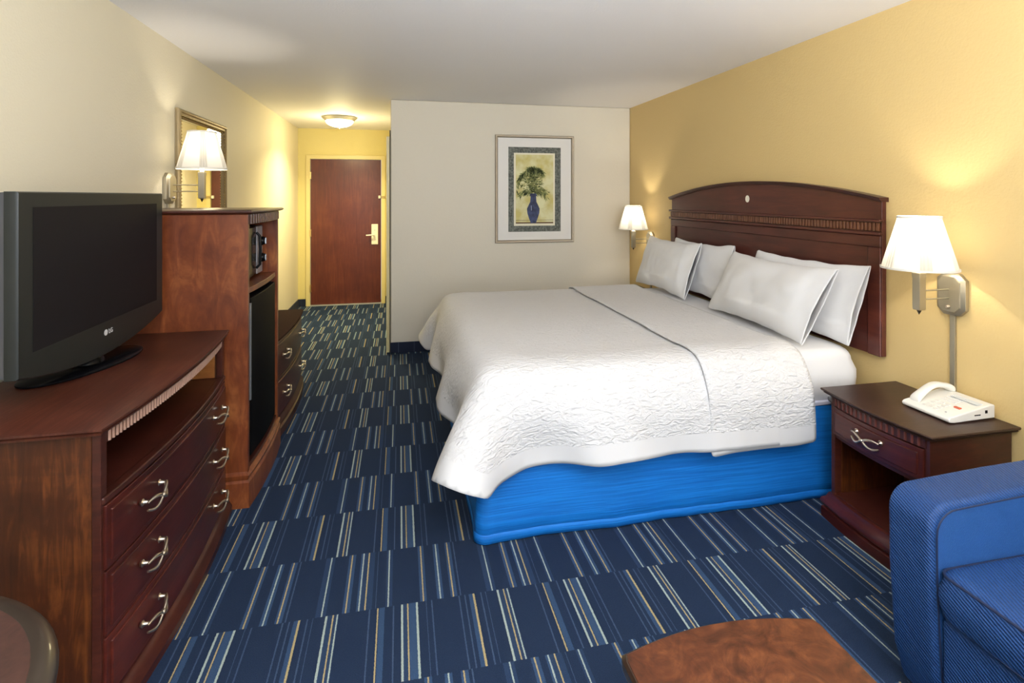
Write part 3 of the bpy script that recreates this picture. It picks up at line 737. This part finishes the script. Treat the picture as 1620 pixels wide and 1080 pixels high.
# ------------------------------------------------------------------ draped duvet (position based cloth)
def drape(x0, x1, y0, y1, h, margin, steps, pin, seed, z0=.80, damp=.96, iters=20, taper=0.0):
    nx = int(round((x1 - x0) / h)) + 1; ny = int(round((y1 - y0) / h)) + 1
    gx = np.linspace(x0, x1, nx); gy = np.linspace(y0, y1, ny)
    P = np.zeros((nx, ny, 3)); P[..., 0] = gx[:, None]; P[..., 1] = gy[None, :]
    rs = np.random.RandomState(seed)
    P[..., 2] = BZ + margin + .004
    P += rs.randn(nx, ny, 3) * .0008
    hx = (x1 - x0) / (nx - 1); hy = (y1 - y0) / (ny - 1)
    prev = P.copy()
    lo_b = np.array([BX0 - .032, BY0 - .036, -1.0]); hi_b = np.array([3.2, BY1 + .030, BZ])
    r = .075
    c_ = (lo_b + hi_b) / 2; hh = (hi_b - lo_b) / 2 - r
    hyv = (hy * (1 - taper * np.linspace(0, 1, nx)))[:, None, None]
    pinm = pin(gx[:, None] + 0 * gy[None, :], gy[None, :] + 0 * gx[:, None])
    def con(A, B, L, k, iA, iB):
        d = B - A; l = np.sqrt((d * d).sum(-1, keepdims=True)) + 1e-9
        w = iA + iB + 1e-9
        c = (l - L) / l * d * k
        A += c * (iA / w); B -= c * (iB / w)
    iv = np.where(pinm, 0.0, 1.0)[..., None]
    hd = math.hypot(hx, hy); dt = 1 / 60.
    for st in range(steps):
        vel = (P - prev) * damp; prev = P.copy()
        P = P + vel * iv; P[..., 2:3] -= 9.8 * dt * dt * .5 * iv
        for it in range(iters):
            for s in (0, 1):
                con(P[s:-1:2][: (nx - s) // 2], P[s + 1::2][: (nx - s) // 2], hx, 1, iv[s:-1:2][: (nx - s) // 2], iv[s + 1::2][: (nx - s) // 2])
                con(P[:, s:-1:2][:, : (ny - s) // 2], P[:, s + 1::2][:, : (ny - s) // 2], hyv, 1, iv[:, s:-1:2][:, : (ny - s) // 2], iv[:, s + 1::2][:, : (ny - s) // 2])
            if it % 2 == 0:
                for s in (0, 1):
                    q = (nx - s) // 2
                    con(P[s:-1:2][:q, :-1], P[s + 1::2][:q, 1:], hd, .35, iv[s:-1:2][:q, :-1], iv[s + 1::2][:q, 1:])
                    con(P[s:-1:2][:q, 1:], P[s + 1::2][:q, :-1], hd, .35, iv[s:-1:2][:q, 1:], iv[s + 1::2][:q, :-1])
                for m_ in (3,):
                    for s in range(0, 2 * m_, m_):
                        pass
                    # bending: keep points two and four cells apart near their rest distance
                    for kk, ks in ((2, .35), (4, .22), (7, .10)):
                        A = P[:-kk]; B = P[kk:]
                        d = B - A; l = np.sqrt((d * d).sum(-1, keepdims=True)) + 1e-9
                        c = np.where(l < kk * hx, (l - kk * hx) / l * d * ks * .5, 0)
                        dl = np.zeros_like(P); dl[:-kk] += c; dl[kk:] -= c
                        A = P[:, :-kk]; B = P[:, kk:]
                        d = B - A; l = np.sqrt((d * d).sum(-1, keepdims=True)) + 1e-9
                        c = np.where(l < kk * hy, (l - kk * hy) / l * d * ks * .5, 0)
                        dl[:, :-kk] += c; dl[:, kk:] -= c
                        P += dl * iv * .8
            q = P - c_; a = np.abs(q) - hh
            mx_ = np.maximum(a, 0); ol = np.sqrt((mx_ ** 2).sum(-1)) + 1e-9
            inside = np.minimum(a.max(-1), 0)
            sd = ol + inside - r
            nrm = np.where((ol > 1e-6)[..., None], np.sign(q) * mx_ / ol[..., None], 0)
            am = a.argmax(-1)
            ax = np.zeros_like(q); np.put_along_axis(ax, am[..., None], np.take_along_axis(np.sign(q), am[..., None], -1), -1)
            nrm = np.where((ol > 1e-6)[..., None], nrm, ax)
            pen = np.maximum(margin - sd, 0)
            hit = pen > 0
            P += nrm * pen[..., None]
            # friction
            tang = P - prev
            P -= np.where(hit[..., None], tang * .35, 0) / 3
            P[..., 2] = np.maximum(P[..., 2], .02)
    # soft creases in the hanging parts
    for i in range(nx):
        for j in range(ny):
            x, y, z = P[i, j]; k = min(1, max(0, (.69 - z) / .3))
            if k > 0:
                near = y < BY0 + .02; foot = x < BX0 + .02
                w1 = noise.noise(Vector((gx[i] * 5.5 + seed, z * 2.2 + x, 1.3))) * .012 * k + noise.noise(Vector((gx[i] * 14, z * 5, 4.1))) * .004 * k
                w2 = noise.noise(Vector((gy[j] * 5.5 + seed, z * 2.2, 7.3))) * .014 * k
                if near: P[i, j, 1] -= abs(w1) * 1.2
                elif y > BY1 - .02: P[i, j, 1] += abs(w1)
                if foot: P[i, j, 0] -= abs(w2) * 1.2
                P[i, j, 2] += noise.noise(Vector((gx[i] * 7, gy[j] * 7, 3))) * .008 * k
    return gx, gy, P
def cloth_obj(name, gx, gy, P, mat, parent, edges, thick, sub=1, K=0):
    nx, ny = len(gx), len(gy)
    me = bpy.data.meshes.new(name)
    V = P.reshape(-1, 3).tolist()
    F = []
    for i in range(nx - 1):
        for j in range(ny - 1):
            q = [(i, j), (i + 1, j), (i + 1, j + 1), (i, j + 1)]
            q = [c_ for c_ in q if c_[0] + min(c_[1], ny - 1 - c_[1]) >= K]
            if len(q) > 2: F.append(tuple(a * ny + b for a, b in q))
    me.from_pydata(V, [], F); me.update()
    uvl = me.uv_layers.new(name='UVMap')
    for lp in me.loops:
        i, j = divmod(lp.vertex_index, ny); uvl.data[lp.index].uv = (float(gx[i]), float(gy[j]))
    at = me.attributes.new('edge', 'FLOAT', 'POINT')
    for i in range(nx):
        for j in range(ny):
            e = 9.
            if 'y0' in edges: e = min(e, gy[j] - gy[0])
            if 'y1' in edges: e = min(e, gy[-1] - gy[j])
            if 'x0' in edges: e = min(e, gx[i] - gx[0])
            if K: e = min(e, (i + min(j, ny - 1 - j) - K) * (gx[1] - gx[0]) * .707)
            at.data[i * ny + j].value = float(e)
    if K:
        bm = bmesh.new(); bm.from_mesh(me)
        bmesh.ops.delete(bm, geom=[v for v in bm.verts if not v.link_faces], context='VERTS')
        bm.to_mesh(me); bm.free()
    me.materials.append(mat)
    me.polygons.foreach_set('use_smooth', [True] * len(me.polygons))
    o = bpy.data.objects.new(name, me); COL.objects.link(o)
    if parent: o.parent = parent
    m = o.modifiers.new('sub', 'SUBSURF'); m.levels = sub; m.render_levels = sub
    m = o.modifiers.new('th', 'SOLIDIFY'); m.thickness = thick; m.offset = 1
    return o
duv = thing('duvet', 'white textured duvet draped over the bed', 'bedding', (0, 0, 0))
gx, gy, P = drape(BX0 - .36, 1.90, BY0 - .395, BY1 + .35, .036, .010, 150, lambda X, Y: (X > .8) & (X < 1.6) & (Y > 2.9) & (Y < 3.6), 1)
cloth_obj('cover', gx, gy, P, MATEL, duv, ('x0', 'y0', 'y1'), .008, K=8)
gx, gy, P = drape(1.375, 1.925, BY0 - .445, BY1 + .38, .036, .028, 110, lambda X, Y: (Y > 2.8) & (Y < 3.7), 2, taper=.03)
cloth_obj('folded_top_panel', gx, gy, P, MATEL, duv, ('y0', 'y1'), .007)

# ------------------------------------------------------------------ pillows
def pillow(label, yc, xb, xt, zb, L, Ht, T, seed, yaw=0, roll=0, group=None, shear=0):
    rn = random.Random(seed)
    root = thing('pillow', label, 'pillow', (xb, yc, zb), 0, group)
    tilt = math.atan2(xt - xb, Ht)
    M_ = Matrix.Rotation(yaw, 3, 'Z') @ Matrix.Rotation(tilt, 3, 'Y') @ Matrix.Rotation(roll, 3, 'X')
    def surf(side):
        def f(a, b):
            u, v = -1 + 2 * a, -1 + 2 * b
            t = T * (max(0, 1 - abs(u * (.92 if u < 0 else 1)) ** 3.6) ** .7) * (max(0, 1 - abs(v) ** 2.6) ** .62)
            end = max(0, -u - .72) / .28            # the open end of the case
            t = t * (1 - end) + end * (.030 * (1 - v * v))
            y = L / 2 * u * (1 - .05 * (1 - v * v) * (1 if u > 0 else .4))
            z = Ht / 2 * v * (1 - .11 * (1 - u * u)) + Ht / 2
            w = noise.noise(Vector((u * 2.2 + seed, v * 1.6, side * 2 + seed))) * .018 * (1 - abs(u) ** 4) * (1 - abs(v) ** 4)
            crease = .007 * noise.noise(Vector((u * 7 + seed, v * 2.5, side))) * (1 - v * v)
            x = side * (t / 2 + w + crease + .0035)
            # sag: lower half bulges
            z += .010 * noise.noise(Vector((u * 3, seed, 0)))
            if v < -.5: x += side * .012 * (1 - abs(u) ** 3) * (1 - v * v)
            p = M_ @ Vector((x, y - shear * z, z)); return (p.x, p.y, p.z)
        return f
    g = G()
    nu, nv = 40, 22; rings = []
    A = [[surf(-1)(i / nu, j / nv) for j in range(nv + 1)] for i in range(nu + 1)]
    B = [[surf(1)(i / nu, j / nv) for j in range(nv + 1)] for i in range(nu + 1)]
    R = [A[i] + B[i][::-1] for i in range(nu + 1)]
    VV = [[g.v(p) for p in r] for r in R]; m_ = len(VV[0])
    for a, b in zip(VV, VV[1:]):
        for i in range(m_): g.face([a[i], a[(i + 1) % m_], b[(i + 1) % m_], b[i]])
    g.face(VV[-1])
    o = g.obj('case', PILLOWM, root, smooth=180, sub=1)
    m = o.modifiers.new('th', 'SOLIDIFY'); m.thickness = .002; m.offset = 0
    return root
pg = 'white bed pillows leaning on the headboard'
pillow('white pillow at the near side of the bed, in front of another', 2.84, 2.045, 2.21, .738, .95, .425, .125, 11, yaw=-.06, shear=.16, group=pg)
pillow('white pillow nearest the telephone, against the headboard with its case end open', 2.73, 2.235, 2.285, .740, .86, .42, .075, 23, yaw=.0, shear=.2, group=pg)
pillow('white pillow on the far side of the bed, in front, nearest the picture', 4.00, 2.055, 2.205, .738, .84, .44, .125, 37, yaw=.0, group=pg)
pillow('white pillow on the far side, tucked behind, next to the gap', 3.72, 2.235, 2.285, .740, .82, .42, .075, 51, yaw=.0, group=pg)

# ------------------------------------------------------------------ telephone
ph = thing('telephone', 'white corded desk telephone on the near nightstand', 'telephone', (2.355, 1.805, .601), PI)
# local: back at x=0, front (low edge) at x=.225
w = .102
g = G(); g.loft([[(0.0, y, .006), (.20, y, .001), (.228, y, .004), (.232, y, .016), (.222, y, .024), (.02, y, .060), (0.0, y, .058)] for y in (-w, w)])
pb = g.obj('body', WHITEPL, ph, bevel=.005, seg=3)
# handset lies on the far side (local y negative = world +y after the half turn)
hy = -.068
def hz(t): return .040 + .040 * t      # body slope
pth = []; rad = []
for i in range(17):
    t = i / 16; x = .205 - .20 * t
    zz = .026 + (.062 - .026) * t + .010 + .034 * math.sin(PI * t)
    pth.append((x, hy, zz))
R = []
for i, p in enumerate(pth):
    t = i / 16; e = abs(2 * t - 1)
    wd = .019 + .006 * e ** 3; th = .011 + .012 * e ** 4
    th *= (1 if 0 < i < 16 else .6)
    R.append([(p[0] + .0 * k, p[1] + wd * math.cos(a) * (abs(math.cos(a)) ** -.3 if abs(math.cos(a)) > .05 else 1), p[2] - .006 * e + th * math.sin(a)) for k, a in enumerate([2 * PI * q / 16 for q in range(16)])])
G().loft(R).obj('handset', WHITEPL, ph, smooth=60, sub=1)
def onphone(x): return .024 + (.222 - x) * (.036 / .202) 
g = G()
for r_ in range(4):
    for c_ in range(3):
        x = .20 - r_ * .021 - .0; y = -.022 + c_ * .023
        z = onphone(x); g.box(x - .007, y - .008, z - .002, x + .007, y + .008, z + .0035)
kp = g.obj('keypad', plain('key_white', (.72, .71, .66), .4), ph, bevel=.0015)
g = G()
for r_ in range(5):
    x = .105 - r_ * .016; z = onphone(x); g.box(x - .005, -.03, z - .002, x + .005, .03, z + .002)
g.obj('memory_keys', plain('key_white_2', (.74, .74, .72), .4), ph, bevel=.001)
z = onphone(.135); G().box(.128, .048, z - .002, .142, .072, z + .005).obj('message_button', REDPL, ph, bevel=.002)
z = onphone(.195); G().box(.192, .058, z - .002, .198, .066, z + .003).obj('status_light', GREYPL, ph)
z = onphone(.05); G().box(.03, -.02, z + .0, .07, .085, z + .0022).obj('number_card', plain('card_pale', (.66, .70, .72), .5), ph)
G().box(.04, w - .001, .028, .052, w + .001, .040).obj('cord_socket', BLACKM, ph)
G().box(.075, w - .001, .022, .105, w + .001, .026).obj('volume_slider', BLACKM, ph)

# ------------------------------------------------------------------ armchair (local = world)
ac = thing('armchair', 'blue woven fabric armchair in the near right corner beside the nightstand', 'armchair', (0, 0, 0))
def armblock(ya, yb, name):
    # side outline in x-z: rounded front top corner, slight inward taper to the floor
    out = [(1.505, .035), (1.470, .15), (1.452, .40), (1.450, .56)]
    for k in range(1, 9):
        a = PI / 2 * k / 8; out.append((1.450 + .075 * (1 - math.cos(a)), .565 + .070 * math.sin(a)))
    out += [(1.8, .648), (2.12, .655), (2.30, .650), (2.32, .60), (2.30, .035)]
    return G().prism(out, 'Y', ya, yb).obj(name, BLUE_A, ac, bevel=.018, seg=4)
a1 = armblock(1.212, 1.352, 'arm')
a2 = armblock(.18, .32, 'arm')
# inset inner panel with piping
def inset(r0, y, name, par, mat=BLUE_B):
    out = [(1.515, .05), (1.482, .15), (1.466, .40), (1.464, .55)]
    for k in range(1, 7):
        a = PI / 2 * k / 6; out.append((1.464 + .068 * (1 - math.cos(a)), .556 + .064 * math.sin(a)))
    out += [(1.8, .632), (2.1, .638), (2.1, .05)]
    o = G().prism(out, 'Y', y, y + .014).obj(name, mat, par, bevel=.003)
    G().tube([(x, y + .001, z) for x, z in out[:-1]], .0026, 6).obj('piping', STITCH, par)
    return o
inset(0, 1.206, 'inner_panel', a1)
# seat cushion, front rail and back
cs = rbox(1.458, .326, .335, 2.09, 1.204, .475, .030, .035, amp=.004, belly=.008).obj('seat_cushion', BLUE_A, ac, smooth=60)
pth = [(p[0], p[1], .462) for p in rrect(1.459, .328, 2.085, 1.202, .035)]; pth.append(pth[0])
G().tube(pth, .0035, 6).obj('piping', STITCH, cs)
pth = [(p[0], p[1], .350) for p in rrect(1.459, .328, 2.085, 1.202, .035)]; pth.append(pth[0])
G().tube(pth, .0035, 6).obj('piping', STITCH, cs)
G().box(1.472, .33, .05, 2.09, 1.203, .333).obj('front_rail', BLUE_A, ac, bevel=.015, seg=3)
bk = G().prism([(2.10, .30), (2.08, .60), (2.12, .86), (2.17, .90), (2.25, .89), (2.31, .80), (2.33, .30), (2.33, .06), (2.12, .06)], 'Y', .325, 1.205).obj('backrest', BLUE_A, ac, bevel=.03, seg=4)
for x in (1.53, 2.24):
    for y in (.23, 1.30): G().lathe([(.018, 0), (.024, .036)], (x, y, 0), 16).obj('foot', W_DARK, ac)

# ------------------------------------------------------------------ coffee table
ct = thing('coffee_table', 'low burl wood coffee table with a curved end, in front of the blue armchair', 'coffee table', (.757, .62, 0))
def ctout(ins):
    L_, hw, r = .535, .262, .03
    pts = []
    for s in (1, -1):
        seg_ = []
        for i in range(13):
            t = 1 - 2 * i / 12
            seg_.append((t * (hw - ins - .02), s * (L_ + .033 * (1 - t * t) - ins)))
        c0 = [(hw - ins - .006, s * (L_ - ins - .004)), (hw - ins, s * (L_ - ins - .022))]
        c1 = [(-(hw - ins), s * (L_ - ins - .022)), (-(hw - ins - .006), s * (L_ - ins - .004))]
        full = [c0[1], c0[0]] + seg_ + [c1[1], c1[0]]
        if s == -1: full = full[::-1]
        pts += full
    return pts
def ring(ins, z): return [(x, y, z) for x, y in ctout(ins)]
G().loft([ring(.012, .415), ring(.002, .420), ring(0, .430), ring(.001, .442), ring(.007, .449), ring(.010, .4495)]).obj('top_rim', W_RIM, ct, smooth=30)
G().loft([ring(.0095, .4497), ring(.0105, .4508)]).obj('top', W_COFFEE, ct)
G().loft([ring(.05, .345), ring(.05, .4145)]).obj('apron', W_DARK, ct)
for x in (-.185, .185):
    for y in (-.45, .45):
        G().loft([[(x + sx * w_, y + sy * w_, z) for sx, sy in ((-1, -1), (1, -1), (1, 1), (-1, 1))] for z, w_ in ((0, .018), (.34, .028), (.414, .028))]).obj('leg', W_DARK, ct, bevel=.004)

# ------------------------------------------------------------------ round table
rt = thing('round_table', 'round dark wood table with a rounded rim, in the near left corner', 'table', (-.905, .855, 0))
R_ = .388
G().lathe([(R_ - .05, .700), (R_ - .012, .703), (R_, .714), (R_ + .001, .724), (R_ - .006, .734), (R_ - .022, .740), (R_ - .036, .7385)], (0, 0, 0), 72).obj('rim', plain('dark_rim', (.026, .018, .013), .32, coat=.25), rt, smooth=50)
G().lathe([(R_ - .035, .7386), (R_ - .036, .7396)], (0, 0, 0), 72).obj('top', W_RTOP, rt)
G().lathe([(.20, .0), (.20, .02), (.15, .04), (.06, .07), (.035, .12), (.045, .3), (.035, .5), (.05, .66), (.12, .699)], (0, 0, 0), 32).obj('pedestal', W_DARK, rt, smooth=40)

# ------------------------------------------------------------------ lights
def light(name, kind, loc, power, color, size=.05, **k):
    ld = bpy.data.lights.new(name, kind); ld.energy = power; ld.color = color
    if kind == 'POINT': ld.shadow_soft_size = size
    o = bpy.data.objects.new(name, ld); COL.objects.link(o); o.location = loc
    for a, v in k.items(): setattr(ld, a, v)
    return o
sun = light('window_daylight', 'AREA', ((WX0 + WX1) / 2, YB - .12, (WZ0 + WZ1) / 2), 50, (.88, .94, 1.0), shape='RECTANGLE', size=WX1 - WX0)
sun.data.size = WX1 - WX0 - .1; sun.data.size_y = WZ1 - WZ0 - .1; sun.rotation_euler = (math.radians(90), 0, 0)
WARM = (1, .90, .74)
for nm, (x, y, z), sgn, pw in (('lamp_bulb_light', (XR, 1.888, 1.074), -1, 6.5), ('lamp_bulb_light', (XR, 4.76, 1.072), -1, 6.5), ('lamp_bulb_light', (XL, 3.53, 1.55), 1, 3.6)):
    light(nm, 'POINT', (x + sgn * .19, y, z + .245), pw, WARM, .02)
cb = light('ceiling_bulb_light', 'AREA', (-.69, 6.55, H - .145), 30, (1, .86, .46), shape='DISK'); cb.data.size = .3; cb.data.spread = math.radians(140)
light('ceiling_bulb_glow', 'POINT', (-.69, 6.55, H - .26), 13, (1, .84, .44), .12)
bl = light('added_ceiling_fill', 'AREA', (.5, -.4, 1.7), 165, (.97, .98, 1.0)); bl.data.size = .6; bl.rotation_euler = (PI - .25, 0, 0)  # added fill aimed at the ceiling; the room has no such lamp
w_ = bpy.data.worlds.new('world'); sc.world = w_; w_.use_nodes = True
bgn = w_.node_tree.nodes['Background']; bgn.inputs[0].default_value = (.75, .86, 1, 1); bgn.inputs[1].default_value = 1.0

# ------------------------------------------------------------------ camera
cd = bpy.data.cameras.new('camera'); cam = bpy.data.objects.new('camera', cd); COL.objects.link(cam)
cd.sensor_width = 36; cd.sensor_fit = 'HORIZONTAL'; cd.lens = 36 * 843 / 1620
cd.shift_x = 0; cd.shift_y = -229 / 1620; cd.clip_start = .02
cam.location = (0, 0, 1.5); cam.rotation_euler = (PI / 2, 0, -math.atan(178 / 843))
sc.camera = cam
sc.view_settings.view_transform = 'Standard'; sc.view_settings.look = 'None'
sc.view_settings.gamma = 1; sc.view_settings.use_curve_mapping = False
sc.view_settings.exposure = 0.32
sc.cycles.use_denoising = True
sc.cycles.max_bounces = 10; sc.cycles.diffuse_bounces = 6
sc.cycles.sample_clamp_indirect = 6
